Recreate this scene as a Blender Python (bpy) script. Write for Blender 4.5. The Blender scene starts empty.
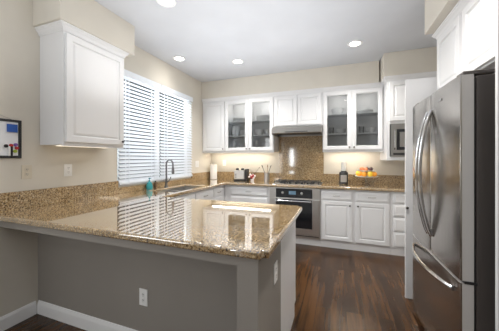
import bpy, bmesh, math, random
from mathutils import Vector, Matrix
random.seed(7)
PI = math.pi
S = bpy.context.scene
C = S.collection

# ------------------------------------------------------------------ camera
CAM_F = 243.4
cam = bpy.data.cameras.new('camera'); co = bpy.data.objects.new('camera', cam); C.objects.link(co)
cam.sensor_width = 36.0; cam.sensor_fit = 'HORIZONTAL'
cam.lens = CAM_F / 499 * 36.0
cam.shift_y = -(165.5 - 158.28) / 499
cam.clip_start = 0.02
co.location = (2.435, -4.39, 1.329)
co.rotation_euler = (PI / 2, 0, 0.35)
S.camera = co

# ------------------------------------------------------------------ world
w = bpy.data.worlds.new('sky'); S.world = w; w.use_nodes = True
nt = w.node_tree; bg = nt.nodes['Background']
bg.inputs[0].default_value = (0.86, 0.93, 1.0, 1); bg.inputs[1].default_value = 1.9

def area(name, loc, rot, sx, sy, power, col=(1, 1, 1)):
    l = bpy.data.lights.new(name, 'AREA'); l.shape = 'RECTANGLE'; l.size = sx; l.size_y = sy
    l.energy = power; l.color = col
    o = bpy.data.objects.new(name, l); C.objects.link(o); o.location = loc; o.rotation_euler = rot
    return o
# added fill lamps behind the camera, standing in for unseen daylight
area('added_rear_fill', (.33, -7.35, 1.35), (PI / 2, 0, 0), .12, .8, 5, (0.95, 0.98, 1.0))
area('added_side_fill', (.06, -5.0, 1.4), (PI / 2, 0, -PI / 2 + .15), 1.5, 1.3, 20, (0.96, 0.98, 1.0))
# added upward fill lamps that brighten the ceiling
area('added_ceiling_fill', (2.0, -4.9, 1.75), (PI, 0, 0), 3.0, 2.6, 30, (0.97, 0.985, 1.0))
area('added_ceiling_fill', (1.55, -1.9, 1.85), (PI, 0, 0), 2.0, 2.0, 12, (0.97, 0.985, 1.0))

# daylight of the kitchen window, just outside the pane
area('daylight_window', (-0.75, -1.48, 2.35), (0, -PI / 2 + .55, 0), 1.6, 2.2, 115, (0.93, 0.97, 1.0))
S.view_settings.view_transform = 'Standard'; S.view_settings.look = 'None'
S.view_settings.gamma = 1.0; S.view_settings.use_curve_mapping = False
S.view_settings.exposure = 0.6

# ------------------------------------------------------------------ materials
def mat(name, col, rough=0.5, metal=0.0, spec=0.5, coat=0.0, emis=None, es=0.0):
    m = bpy.data.materials.new(name); m.use_nodes = True
    b = m.node_tree.nodes['Principled BSDF']
    b.inputs['Base Color'].default_value = (*col, 1); b.inputs['Roughness'].default_value = rough
    b.inputs['Metallic'].default_value = metal; b.inputs['Specular IOR Level'].default_value = spec
    b.inputs['Coat Weight'].default_value = coat
    if emis: b.inputs['Emission Color'].default_value = (*emis, 1); b.inputs['Emission Strength'].default_value = es
    return m
def N(m, t, **k):
    n = m.node_tree.nodes.new(t)
    for a, v in k.items():
        if a in n.inputs: n.inputs[a].default_value = v
        else: setattr(n, a, v)
    return n
def ramp(m, stops, interp='LINEAR'):
    r = m.node_tree.nodes.new('ShaderNodeValToRGB'); r.color_ramp.interpolation = interp
    e = r.color_ramp.elements
    while len(e) < len(stops): e.new(0.5)
    for i, (p, c) in enumerate(stops): e[i].position = p; e[i].color = (*c, 1) if len(c) == 3 else c
    return r
def paint(name, col, rough=0.5, bump=0.0, scale=60, var=0.03):
    m = mat(name, col, rough); L = m.node_tree.links; b = m.node_tree.nodes['Principled BSDF']
    tc = N(m, 'ShaderNodeTexCoord'); no = N(m, 'ShaderNodeTexNoise', Scale=2.5, Detail=3.0)
    L.new(tc.outputs['Object'], no.inputs['Vector'])
    r = ramp(m, [(0.3, tuple(c * (1 - var) for c in col)), (0.7, tuple(min(1, c * (1 + var)) for c in col))])
    L.new(no.outputs['Fac'], r.inputs[0]); L.new(r.outputs[0], b.inputs['Base Color'])
    if bump:
        n2 = N(m, 'ShaderNodeTexNoise', Scale=scale, Detail=2.0); bp = N(m, 'ShaderNodeBump', Strength=bump, Distance=0.002)
        L.new(tc.outputs['Object'], n2.inputs['Vector']); L.new(n2.outputs['Fac'], bp.inputs['Height']); L.new(bp.outputs[0], b.inputs['Normal'])
    return m
M = {}
M['wall'] = paint('beige_wall_paint', (0.67, 0.63, 0.555), 0.7, 0.15, 140)
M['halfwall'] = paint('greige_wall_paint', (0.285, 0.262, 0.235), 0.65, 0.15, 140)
M['ceiling'] = paint('ceiling_paint', (0.61, 0.63, 0.67), 0.8, 0.12, 120)
M['white'] = paint('white_cabinet_paint', (0.78, 0.78, 0.785), 0.32, 0, var=0.015)
M['inside'] = paint('cabinet_inside', (0.62, 0.63, 0.65), 0.5)
M['trim'] = paint('white_trim', (0.86, 0.86, 0.86), 0.35)
M['plastic'] = mat('white_plastic', (0.86, 0.855, 0.84), 0.35)
M['ivory'] = mat('ivory_plastic', (0.66, 0.60, 0.49), 0.4)
M['slot'] = mat('dark_slots', (0.05, 0.05, 0.05), 0.5)
M['slat'] = mat('blind_slat', (0.88, 0.89, 0.91), 0.45)
_t = M['slat'].node_tree; _tr = N(M['slat'], 'ShaderNodeBsdfTranslucent'); _tr.inputs[0].default_value = (.9, .92, .95, 1); _mx = N(M['slat'], 'ShaderNodeMixShader'); _mx.inputs[0].default_value = .35
_t.links.new(_t.nodes['Principled BSDF'].outputs[0], _mx.inputs[1]); _t.links.new(_tr.outputs[0], _mx.inputs[2]); _t.links.new(_mx.outputs[0], _t.nodes['Material Output'].inputs[0])
M['black'] = mat('black_plastic', (0.018, 0.018, 0.02), 0.35)
M['gloss'] = mat('black_glass', (0.012, 0.013, 0.016), 0.06)
M['iron'] = mat('cast_iron', (0.03, 0.03, 0.032), 0.55)
M['nickel'] = mat('nickel', (0.42, 0.40, 0.38), 0.3, 1)
M['bronze'] = mat('dark_knob_metal', (0.16, 0.15, 0.145), 0.35, 1)
M['chrome'] = mat('chrome', (0.66, 0.66, 0.67), 0.14, 1)
M['faucet'] = mat('brushed_faucet_steel', (0.20, 0.20, 0.205), 0.3, 1)
M['china'] = mat('white_china', (0.82, 0.82, 0.82), 0.18)
M['paper'] = paint('paper', (0.86, 0.85, 0.83), 0.9, 0.4, 200)
M['orange'] = paint('orange_peel', (0.90, 0.36, 0.03), 0.45, 0.3, 300, 0.12)
M['lemon'] = paint('lemon_peel', (0.93, 0.66, 0.06), 0.45, 0.3, 300, 0.08)
M['plum'] = paint('dark_fruit', (0.07, 0.025, 0.03), 0.3, 0, var=0.3)
M['peach'] = paint('peach_skin', (0.72, 0.25, 0.10), 0.5, 0, var=0.3)
M['stem'] = mat('brown_stem', (0.09, 0.05, 0.03), 0.7)
M['blue'] = mat('blue_plastic', (0.02, 0.10, 0.42), 0.5)
M['red'] = mat('red_plastic', (0.55, 0.03, 0.04), 0.5)
M['green'] = mat('lime_plastic', (0.42, 0.55, 0.05), 0.5)
M['purple'] = mat('violet_plastic', (0.22, 0.10, 0.40), 0.5)
M['board'] = mat('whiteboard_face', (0.83, 0.84, 0.86), 0.15)
M['petal'] = mat('white_petals', (0.85, 0.80, 0.80), 0.8)
M['berry'] = mat('red_berries', (0.40, 0.04, 0.04), 0.4)
M['wood_tool'] = paint('wooden_tool', (0.35, 0.20, 0.10), 0.6, var=0.15)
M['brownbox'] = paint('brown_bottle', (0.20, 0.12, 0.07), 0.35, var=0.15)
M['lens'] = mat('lamp_lens', (1, 0.97, 0.92), 0.4, emis=(1.0, 0.95, 0.86), es=14)
M['lens3'] = mat('soft_under_cabinet_lens', (1, 0.93, 0.8), 0.4, emis=(1.0, 0.88, 0.7), es=1.0)
M['lens2'] = mat('under_cabinet_lens', (1, 0.93, 0.8), 0.4, emis=(1.0, 0.91, 0.77), es=16)
M['clock'] = mat('oven_display', (0.02, 0.02, 0.03), 0.2, emis=(0.25, 0.45, 0.6), es=0.25)
M['outside'] = paint('neighbour_stucco', (0.72, 0.73, 0.75), 0.9)
M['ground'] = paint('outside_ground', (0.30, 0.30, 0.28), 0.9)

def glass_thin(name, tint, refl=1.0):
    m = bpy.data.materials.new(name); m.use_nodes = True; t = m.node_tree; t.nodes.clear()
    o = N(m, 'ShaderNodeOutputMaterial'); mx = N(m, 'ShaderNodeMixShader'); tr = N(m, 'ShaderNodeBsdfTransparent')
    gl = N(m, 'ShaderNodeBsdfGlossy', Roughness=0.02); fr = N(m, 'ShaderNodeFresnel', IOR=1.5)
    tr.inputs[0].default_value = (*tint, 1)
    mu = N(m, 'ShaderNodeMath', operation='MULTIPLY'); mu.inputs[1].default_value = refl
    t.links.new(fr.outputs[0], mu.inputs[0]); t.links.new(mu.outputs[0], mx.inputs[0])
    t.links.new(tr.outputs[0], mx.inputs[1]); t.links.new(gl.outputs[0], mx.inputs[2]); t.links.new(mx.outputs[0], o.inputs[0])
    return m
M['glass'] = glass_thin('cabinet_glass', (0.96, 0.97, 0.97))
M['frost'] = mat('frosted_cup', (.85, .87, .88), .2); M['frost'].node_tree.nodes['Principled BSDF'].inputs['Alpha'].default_value = .5
M['pane'] = glass_thin('window_glass', (0.95, 0.97, 0.97))
M['clear'] = glass_thin('clear_cup', (0.97, 0.975, 0.98), .8)
M['teal'] = mat('teal_soap', (0.08, 0.52, 0.58), 0.12); M['teal'].node_tree.nodes['Principled BSDF'].inputs['Transmission Weight'].default_value = 0.35

def steel(name, col, rough, vert=True, stretch=None):
    m = mat(name, col, rough, 1.0); L = m.node_tree.links; b = m.node_tree.nodes['Principled BSDF']
    tc = N(m, 'ShaderNodeTexCoord'); mp = N(m, 'ShaderNodeMapping')
    mp.inputs['Scale'].default_value = (220, 220, 3) if vert else (3, 3, 220)
    no = N(m, 'ShaderNodeTexNoise', Scale=1.0, Detail=3.0)
    L.new(tc.outputs['Object'], mp.inputs[0]); L.new(mp.outputs[0], no.inputs['Vector'])
    r = ramp(m, [(0.3, (rough * .8,) * 3), (0.7, (rough * 1.25,) * 3)])
    L.new(no.outputs['Fac'], r.inputs[0]); L.new(r.outputs[0], b.inputs['Roughness'])
    bp = N(m, 'ShaderNodeBump', Strength=0.02, Distance=0.001); L.new(no.outputs['Fac'], bp.inputs['Height']); L.new(bp.outputs[0], b.inputs['Normal'])
    return m
M['steel'] = steel('brushed_steel', (0.60, 0.585, 0.565), 0.36, False)
M['steel_door'] = steel('fridge_steel', (0.52, 0.50, 0.48), 0.19, True)
M['steel_soft'] = steel('soft_steel', (0.34, 0.33, 0.315), 0.34, False)
M['fridge_side'] = paint('fridge_side_enamel', (0.075, 0.064, 0.058), 0.4, 0.1, 300)
M['door_edge'] = mat('fridge_door_edge', (0.55, 0.53, 0.51), 0.4, 0.0)

def granite():
    m = mat('granite', (0.5, 0.4, 0.28), 0.045, coat=1.0)
    m.node_tree.nodes['Principled BSDF'].inputs['Coat IOR'].default_value = 2.1
    m.node_tree.nodes['Principled BSDF'].inputs['IOR'].default_value = 1.6
    m.node_tree.nodes['Principled BSDF'].inputs['Coat Roughness'].default_value = .03; L = m.node_tree.links; b = m.node_tree.nodes['Principled BSDF']
    b.inputs['Specular IOR Level'].default_value = 0.9
    tc = N(m, 'ShaderNodeTexCoord')
    n1 = N(m, 'ShaderNodeTexNoise', Scale=85.0, Detail=5.0, Roughness=0.62)
    n2 = N(m, 'ShaderNodeTexNoise', Scale=125.0, Detail=3.0, Roughness=0.6)
    n3 = N(m, 'ShaderNodeTexNoise', Scale=4.0, Detail=3.0)
    vo = N(m, 'ShaderNodeTexVoronoi', Scale=130.0)
    for n in (n1, n2, n3, vo): L.new(tc.outputs['Object'], n.inputs['Vector'])
    base = ramp(m, [(0.34, (0.11, 0.07, 0.038)), (0.43, (0.34, 0.24, 0.13)), (0.51, (0.52, 0.41, 0.25)), (0.60, (0.64, 0.55, 0.40)), (0.70, (0.72, 0.68, 0.60))])
    L.new(n1.outputs['Fac'], base.inputs[0])
    fine = ramp(m, [(0.35, (0.03, 0.022, 0.018)), (0.47, (0.62, 0.50, 0.36)), (0.60, (1.0, 0.93, 0.82))])
    L.new(n2.outputs['Fac'], fine.inputs[0])
    mx = N(m, 'ShaderNodeMix', data_type='RGBA', blend_type='MULTIPLY'); mx.inputs[0].default_value = 0.75
    L.new(base.outputs[0], mx.inputs[6]); L.new(fine.outputs[0], mx.inputs[7])
    big = ramp(m, [(0.35, (0.95, 0.92, 0.86)), (0.65, (1.18, 1.15, 1.10))]); L.new(n3.outputs['Fac'], big.inputs[0])
    m2 = N(m, 'ShaderNodeMix', data_type='RGBA', blend_type='MULTIPLY'); m2.inputs[0].default_value = 1
    L.new(mx.outputs[2], m2.inputs[6]); L.new(big.outputs[0], m2.inputs[7])
    sp = ramp(m, [(0.10, (1, 1, 1)), (0.22, (0, 0, 0))]); L.new(vo.outputs['Color'], sp.inputs[0])
    m3 = N(m, 'ShaderNodeMix', data_type='RGBA'); L.new(sp.outputs[0], m3.inputs[0]); L.new(m2.outputs[2], m3.inputs[6]); m3.inputs[7].default_value = (0.035, 0.025, 0.02, 1)
    L.new(m3.outputs[2], b.inputs['Base Color'])
    return m
M['granite'] = granite()
M['granite_wall'] = M['granite'].copy(); _b = M['granite_wall'].node_tree.nodes['Principled BSDF']; _b.inputs['Coat Weight'].default_value = 0; _b.inputs['IOR'].default_value = 1.5; _b.inputs['Roughness'].default_value = .08

def floorwood():
    m = mat('dark_wood_floor', (0.1, 0.05, 0.03), 0.24, spec=.35); L = m.node_tree.links; b = m.node_tree.nodes['Principled BSDF']
    tc = N(m, 'ShaderNodeTexCoord'); mp = N(m, 'ShaderNodeMapping'); mp.inputs['Rotation'].default_value = (0, 0, PI / 2)
    L.new(tc.outputs['Object'], mp.inputs[0])
    br = N(m, 'ShaderNodeTexBrick', Scale=1.0); br.offset = 0.37
    br.inputs['Brick Width'].default_value = 1.3; br.inputs['Row Height'].default_value = 0.125; br.inputs['Mortar Size'].default_value = 0.0016
    br.inputs['Color1'].default_value = (0.0, 0.0, 0.0, 1); br.inputs['Color2'].default_value = (1, 1, 1, 1); br.inputs['Mortar'].default_value = (0.0, 0.0, 0.0, 1)
    L.new(mp.outputs[0], br.inputs['Vector'])
    m2 = N(m, 'ShaderNodeMapping'); m2.inputs['Scale'].default_value = (26, 1.6, 1)
    L.new(tc.outputs['Object'], m2.inputs[0]); no = N(m, 'ShaderNodeTexNoise', Scale=1.0, Detail=5.0, Roughness=0.6); L.new(m2.outputs[0], no.inputs['Vector'])
    m4 = N(m, 'ShaderNodeMapping'); m4.inputs['Scale'].default_value = (5, 1.2, 1)
    L.new(tc.outputs['Object'], m4.inputs[0]); n4 = N(m, 'ShaderNodeTexNoise', Scale=1.0, Detail=3.0); L.new(m4.outputs[0], n4.inputs['Vector'])
    a = N(m, 'ShaderNodeMath', operation='MULTIPLY_ADD'); L.new(br.outputs['Color'], a.inputs[0]); a.inputs[1].default_value = 0.2; L.new(no.outputs['Fac'], a.inputs[2])
    a2 = N(m, 'ShaderNodeMath', operation='MULTIPLY_ADD'); L.new(n4.outputs['Fac'], a2.inputs[0]); a2.inputs[1].default_value = 0.5; L.new(a.outputs[0], a2.inputs[2])
    r = ramp(m, [(0.52, (0.012, 0.0062, 0.0038)), (0.72, (0.030, 0.0142, 0.0066)), (0.86, (0.057, 0.0265, 0.0105)), (1.0, (0.090, 0.041, 0.015))])
    L.new(a2.outputs[0], r.inputs[0])
    mo = N(m, 'ShaderNodeMix', data_type='RGBA'); L.new(br.outputs['Fac'], mo.inputs[0]); L.new(r.outputs[0], mo.inputs[6]); mo.inputs[7].default_value = (0.012, 0.007, 0.005, 1)
    L.new(mo.outputs[2], b.inputs['Base Color'])
    bp = N(m, 'ShaderNodeBump', Strength=0.25, Distance=0.002); L.new(no.outputs['Fac'], bp.inputs['Height']); L.new(bp.outputs[0], b.inputs['Normal'])
    return m
M['floor'] = floorwood()

# ------------------------------------------------------------------ mesh helpers
def box(bm, x0, x1, y0, y1, z0, z1, bev=0.0):
    if x1 < x0: x0, x1 = x1, x0
    if y1 < y0: y0, y1 = y1, y0
    if z1 < z0: z0, z1 = z1, z0
    t = bmesh.new()
    bmesh.ops.create_cube(t, size=1)
    bmesh.ops.scale(t, vec=(x1 - x0, y1 - y0, z1 - z0), verts=t.verts)
    bmesh.ops.translate(t, vec=((x0 + x1) / 2, (y0 + y1) / 2, (z0 + z1) / 2), verts=t.verts)
    if bev > 0: bmesh.ops.bevel(t, geom=t.edges[:], offset=bev, segments=2, affect='EDGES', profile=0.5)
    merge(bm, t)
def merge(bm, t):
    me = bpy.data.meshes.new('t'); t.to_mesh(me); t.free(); bm.from_mesh(me); bpy.data.meshes.remove(me)
def lathe(bm, prof, c=(0, 0, 0), n=24, axis='Z'):
    """prof: list of (radius, height)."""
    t = bmesh.new(); rings = []
    for r, z in prof:
        if r < 1e-6: rings.append([t.verts.new((0, 0, z))])
        else: rings.append([t.verts.new((r * math.cos(2 * PI * i / n), r * math.sin(2 * PI * i / n), z)) for i in range(n)])
    for a, b in zip(rings, rings[1:]):
        for i in range(n):
            j = (i + 1) % n
            if len(a) == 1 and len(b) == 1: continue
            if len(a) == 1: t.faces.new((a[0], b[j], b[i]))
            elif len(b) == 1: t.faces.new((a[i], a[j], b[0]))
            else: t.faces.new((a[i], a[j], b[j], b[i]))
    bmesh.ops.recalc_face_normals(t, faces=t.faces)
    if axis == 'Y': bmesh.ops.rotate(t, cent=(0, 0, 0), matrix=Matrix.Rotation(PI / 2, 3, 'X'), verts=t.verts)   # height -> -Y
    if axis == 'X': bmesh.ops.rotate(t, cent=(0, 0, 0), matrix=Matrix.Rotation(PI / 2, 3, 'Y'), verts=t.verts)
    bmesh.ops.translate(t, vec=c, verts=t.verts); merge(bm, t)
def tube(bm, pts, r, n=10, flat=1.0, cap=True):
    pts = [Vector(p) for p in pts]; t = bmesh.new(); rings = []
    rr = r if isinstance(r, (list, tuple)) else [r] * len(pts)
    up = None
    for i, p in enumerate(pts):
        d = (pts[min(i + 1, len(pts) - 1)] - pts[max(i - 1, 0)]).normalized()
        if up is None:
            up = Vector((0, 0, 1)) if abs(d.z) < 0.9 else Vector((1, 0, 0))
        a = d.cross(up).normalized(); b = a.cross(d).normalized(); up = b
        rings.append([t.verts.new(p + a * rr[i] * math.cos(2 * PI * k / n) + b * rr[i] * flat * math.sin(2 * PI * k / n)) for k in range(n)])
    for a, b in zip(rings, rings[1:]):
        for k in range(n): t.faces.new((a[k], a[(k + 1) % n], b[(k + 1) % n], b[k]))
    if cap: t.faces.new(rings[0][::-1]); t.faces.new(rings[-1])
    bmesh.ops.recalc_face_normals(t, faces=t.faces); merge(bm, t)
def prism(bm, poly, a, b, axis='X'):
    """poly in (y,z) for X, (x,z) for Y, (x,y) for Z; extruded a..b."""
    t = bmesh.new()
    def P(u, v, s):
        return {'X': (s, u, v), 'Y': (u, s, v), 'Z': (u, v, s)}[axis]
    A = [t.verts.new(P(u, v, a)) for u, v in poly]; B = [t.verts.new(P(u, v, b)) for u, v in poly]
    t.faces.new(A); t.faces.new(B[::-1])
    for i in range(len(poly)):
        j = (i + 1) % len(poly); t.faces.new((A[i], B[i], B[j], A[j]))
    bmesh.ops.recalc_face_normals(t, faces=t.faces); merge(bm, t)
def sweep(bm, path, prof):
    """path: open list of (x,y); outward is to the right of travel; prof: closed list of (out, z)."""
    t = bmesh.new(); P = [Vector((p[0], p[1])) for p in path]; rings = []
    for i, p in enumerate(P):
        ns = []
        if i > 0: d = (P[i] - P[i - 1]).normalized(); ns.append(Vector((d.y, -d.x)))
        if i < len(P) - 1: d = (P[i + 1] - P[i]).normalized(); ns.append(Vector((d.y, -d.x)))
        if len(ns) == 1: m = ns[0]
        else: m = (ns[0] + ns[1]); m = m / (1 + ns[0].dot(ns[1]))
        rings.append([t.verts.new((p.x + m.x * o, p.y + m.y * o, z)) for o, z in prof])
    n = len(prof)
    for a, b in zip(rings, rings[1:]):
        for k in range(n): t.faces.new((a[k], a[(k + 1) % n], b[(k + 1) % n], b[k]))
    t.faces.new(rings[0]); t.faces.new(rings[-1][::-1])
    bmesh.ops.recalc_face_normals(t, faces=t.faces); merge(bm, t)
def rings_panel(bm, x0, x1, z0, z1, steps, t0, hole=False):
    """nested rectangles in the XZ plane; steps: (inset, y); starts with back face y=t0."""
    t = bmesh.new(); R = []
    for ins, y in [(0, t0)] + steps:
        R.append([t.verts.new(v) for v in ((x0 + ins, y, z0 + ins), (x1 - ins, y, z0 + ins), (x1 - ins, y, z1 - ins), (x0 + ins, y, z1 - ins))])
    for a, b in zip(R, R[1:]):
        for k in range(4): t.faces.new((a[k], a[(k + 1) % 4], b[(k + 1) % 4], b[k]))
    if hole:
        ins = steps[-1][0]
        for k in range(4): t.faces.new((R[-1][k], R[-1][(k + 1) % 4], R[0][(k + 1) % 4], R[0][k]))
    else:
        t.faces.new(R[-1]); t.faces.new(R[0][::-1])
    bmesh.ops.recalc_face_normals(t, faces=t.faces); merge(bm, t)
def smooth(me, ang=35):
    for p in me.polygons: p.use_smooth = True
    try: me.set_sharp_from_angle(angle=math.radians(ang))
    except Exception: pass
def obj(name, bm, m, parent=None, loc=None):
    me = bpy.data.meshes.new(name); bm.to_mesh(me); bm.free(); smooth(me)
    o = bpy.data.objects.new(name, me); C.objects.link(o); me.materials.append(M[m] if isinstance(m, str) else m)
    if parent: o.parent = parent
    if loc: o.location = loc
    wn_ = o.modifiers.new('weighted_normals', 'WEIGHTED_NORMAL'); wn_.keep_sharp = True; wn_.weight = 100
    return o
def bxo(name, m, parent, *a, bev=0.0):
    b = bmesh.new(); box(b, *a, bev=bev); return obj(name, b, m, parent)
def thing(name, label, cat, loc=(0, 0, 0), rz=0, group=None):
    o = bpy.data.objects.new(name, None); C.objects.link(o); o.location = loc; o.rotation_euler = (0, 0, rz); o.empty_display_size = 0.1
    return tag(o, label, cat, group)
def tag(o, label, cat, group=None):
    o['label'] = label; o['category'] = cat
    if group: o['group'] = group
    return o
def struct(name, bm, m, parent=None):
    o = obj(name, bm, m, parent)
    if not parent: o['kind'] = 'structure'
    return o
def sbox(name, m, *a, bev=0.0):
    b = bmesh.new(); box(b, *a, bev=bev); return struct(name, b, m)
def dup(root, loc, rz=None, label=None, group=None):
    r = root.copy(); C.objects.link(r); r.location = loc
    if rz is not None: r.rotation_euler = (0, 0, rz)
    if label: r['label'] = label
    if group: r['group'] = group
    for ch in list(root.children):
        c = ch.copy(); C.objects.link(c); c.parent = r
        for g in list(ch.children):
            d = g.copy(); C.objects.link(d); d.parent = c
    return r

# ------------------------------------------------------------------ room dimensions
H = 2.768; XR = 3.85; YB = -7.5; ZT = 2.448; ZB = 1.444; CT = 0.915; CB = 0.873; BS = 1.062
WY0, WY1, WZ0, WZ1 = -2.24, -0.715, 0.995, 2.395    # kitchen window opening
sbox('floor', 'floor', -0.0, XR, YB, 0, -0.06, 0)
# ceiling with recessed can openings left simple: fixtures are shallow
sbox('ceiling', 'ceiling', -0.15, XR + 0.15, YB - 0.15, 0.15, H, H + 0.1)
b = bmesh.new()
box(b, -0.15, 0, YB, WY0, 0, H); box(b, -0.15, 0, WY1, 0, 0, H)
box(b, -0.15, 0, WY0, WY1, 0, WZ0); box(b, -0.15, 0, WY0, WY1, WZ1, H)
struct('wall_left', b, 'wall')
sbox('wall_back', 'wall', -0.15, XR + 0.15, 0, 0.15, 0, H)
sbox('wall_right', 'wall', XR, XR + 0.15, YB, 0, 0, H)
b = bmesh.new()   # rear wall of the living side, with a slim unseen opening sized for its reflection
box(b, -0.15, 0.24, YB - 0.15, YB, 0, H); box(b, .44, XR + 0.15, YB - 0.15, YB, 0, H)
box(b, 0.24, .44, YB - 0.15, YB, 1.8, H); box(b, 0.24, .44, YB - 0.15, YB, 0, 0.9)
struct('wall_rear', b, 'wall')
# soffits
sbox('wall_soffit_left', 'wall', 0, 0.35, -3.085, -2.325, ZT, H, bev=0.006)
b = bmesh.new(); box(b, 0, 3.0, -0.372, 0, ZT, H, 0.004); box(b, 3.02, XR, -0.632, 0, ZT, H, 0.006)
struct('wall_soffit_back', b, 'wall')
sbox('wall_soffit_right', 'wall', 3.17, XR, -2.92, -1.765, ZT, H, bev=0.006)
# peninsula half wall with its end post
b = bmesh.new()
prism(b, [(0, -2.862), (0, -3.043), (1.985, -3.043), (1.985, -3.33), (2.09, -3.33), (2.09, -2.862)], 0, CB - .001, 'Z')
struct('wall_peninsula', b, 'halfwall')
sbox('trim_1', 'halfwall', 0, 1.985, -3.33, -3.305, 0.822, CB - .001)
# baseboards
BP = [(0, 0), (0.014, 0), (0.014, 0.075), (0.011, 0.082), (0.011, 0.092), (0.006, 0.100), (0.005, 0.108), (0, 0.11)]
b = bmesh.new(); sweep(b, [(0, -3.06), (0, YB)][::-1], BP); struct('baseboard_left', b, 'trim')
b = bmesh.new(); sweep(b, [(0.015, -3.043), (1.985, -3.043)], BP); struct('baseboard_peninsula', b, 'trim')

# ------------------------------------------------------------------ window
wn = thing('window_1', 'wide white window behind the sink', 'window'); del wn['label']; del wn['category']; wn['kind'] = 'structure'
b = bmesh.new()
for a in ((WY0, WY0 + .05), (WY1 - .05, WY1), (-1.475, -1.435)): box(b, -0.13, -0.08, a[0], a[1], WZ0, WZ1)
box(b, -0.13, -0.08, WY0, WY1, WZ0, WZ0 + .05); box(b, -0.13, -0.08, WY0, WY1, WZ1 - .05, WZ1)
obj('window_frame', b, 'trim', wn)
bxo('pane', 'pane', wn, -0.107, -0.103, WY0 + .05, WY1 - .05, WZ0 + .05, WZ1 - .05)
bxo('window_sill', 'trim', wn, -0.079, -0.001, WY0 + .001, WY1 - .001, WZ0, WZ0 + .018)
def blind(name, y0, y1, label):
    t = thing(name, label, 'window blind', (0.012, (y0 + y1) / 2, WZ0 + .02), 0, 'white slatted blinds in the window')
    hw = (y1 - y0) / 2; top = WZ1 - WZ0 - .02
    bxo('headrail', 'slat', t, -0.03, 0.028, -hw, hw, top - .075, top, bev=.004)
    n = 28; zz0 = 0.045; pitch = (top - .10 - zz0) / (n - 1); tilt = -math.radians(46)
    b = bmesh.new()
    for i in range(n):
        z = zz0 + i * pitch; dx = .024 * math.cos(tilt); dz = .024 * math.sin(tilt)
        prism(b, [(-dx, z - dz - .0015), (0, z + .0015 - .0015), (dx, z + dz - .0015), (dx, z + dz + .0015), (0, z + .0045 - .0015), (-dx, z - dz + .0015)], -hw + .004, hw - .004, 'Y')
    obj('slats', b, 'slat', t)
    bxo('bottom_rail', 'slat', t, -0.026, 0.026, -hw, hw, 0.0, 0.022, bev=.004)
    b = bmesh.new()
    for yy in (-hw + .13, hw - .13):
        for xx in (-.0265, .0265): box(b, xx - .0012, xx + .0012, yy - .005, yy + .005, .02, top - .07)
    obj('ladder_tape', b, 'slat', t)
    return t
blind('window_blind', WY0 + .004, -1.534, 'white slatted blind in the near half of the window, beside the wall cabinet')
blind('window_blind', -1.528, WY1 - .004, 'white slatted blind in the far half of the window, behind the faucet')
# neighbouring house and ground seen between the slats
b = bmesh.new(); box(b, -4.2, -4.0, -9, 5, -0.2, 2.1); struct('wall_outside', b, 'outside')
b = bmesh.new(); box(b, -4.0, -0.15, -9, 5, -0.3, -0.2); struct('ground_outside', b, 'ground')

# ------------------------------------------------------------------ cabinets
DOOR = [(0, -.018), (.002, -.021), (.050, -.021), (.053, -.015), (.057, -.010), (.064, -.010), (.068, -.013), (.080, -.019), (.084, -.0195)]
DRAW = [(0, -.012), (.006, -.016), (.016, -.017), (.020, -.021), (.024, -.021)]
def knob(p, x, y, z):
    b = bmesh.new(); lathe(b, [(0.0, 0), (.005, 0), (.005, .010), (.011, .013), (.013, .019), (.010, .025), (0, .027)], (x, y, z), 14, 'Y')
    return obj('knob', b, 'bronze', p)
def pull(p, x, y, z, w=.095):
    b = bmesh.new()
    pts = [(x - w / 2, y, z), (x - w / 2 + .004, y - .018, z), (x - w / 2 + .02, y - .026, z), (x, y - .028, z), (x + w / 2 - .02, y - .026, z), (x + w / 2 - .004, y - .018, z), (x + w / 2, y, z)]
    tube(b, pts, .0048, 8); return obj('handle', b, 'nickel', p)
CROWN = [(0, -.062), (.006, -.062), (.008, -.054), (.012, -.050), (.013, -.042), (.020, -.032), (.029, -.024), (.030, -.016), (.036, -.013), (.038, -.003), (.038, 0), (0, 0)]
def door(t, d, x0, x1, z0, z1, knob_at=None, glass=False):
    b = bmesh.new()
    if glass:
        rings_panel(b, x0, x1, z0, z1, [(0, -.018), (.002, -.020), (.050, -.020), (.058, -.014), (.060, -.004)], 0, False)
        b.free(); b = bmesh.new()
        rings_panel(b, x0, x1, z0, z1, [(0, -.018), (.002, -.020), (.050, -.020), (.058, -.014), (.058, -.0)], 0, True)
    else: rings_panel(b, x0, x1, z0, z1, DOOR, 0)
    o = obj('door', b, 'white', t, (0, -d - .0005, 0))
    if glass: bxo('glass_pane', 'glass', o, x0 + .056, x1 - .056, -.010, -.007, z0 + .056, z1 - .056)
    if knob_at:
        kx = {'l': x0 + .027, 'r': x1 - .027}[knob_at[1]]; kz = {'b': z0 + .035, 't': z1 - .05}[knob_at[0]]
        knob(o, kx, -.020, kz)
    return o
def drawer(t, d, x0, x1, z0, z1, hw='pull'):
    b = bmesh.new(); rings_panel(b, x0, x1, z0, z1, DRAW, 0)
    o = obj('drawer', b, 'white', t, (0, -d - .0005, 0))
    if hw == 'pull': pull(o, (x0 + x1) / 2, -.020, (z0 + z1) / 2)
    elif hw == 'knob': knob(o, x0 + (x1 - x0) * .5, -.020, (z0 + z1) / 2)
    return o
def crown(t, path, z): 
    b = bmesh.new(); sweep(b, path, [(o, z + q) for o, q in CROWN]); return obj('crown_moulding', b, 'white', t)
def solid(t, w, d, h, z0=0, bev=.0015): return bxo('body', 'white', t, 0, w, -d, -.001, z0, h, bev=bev)
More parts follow.
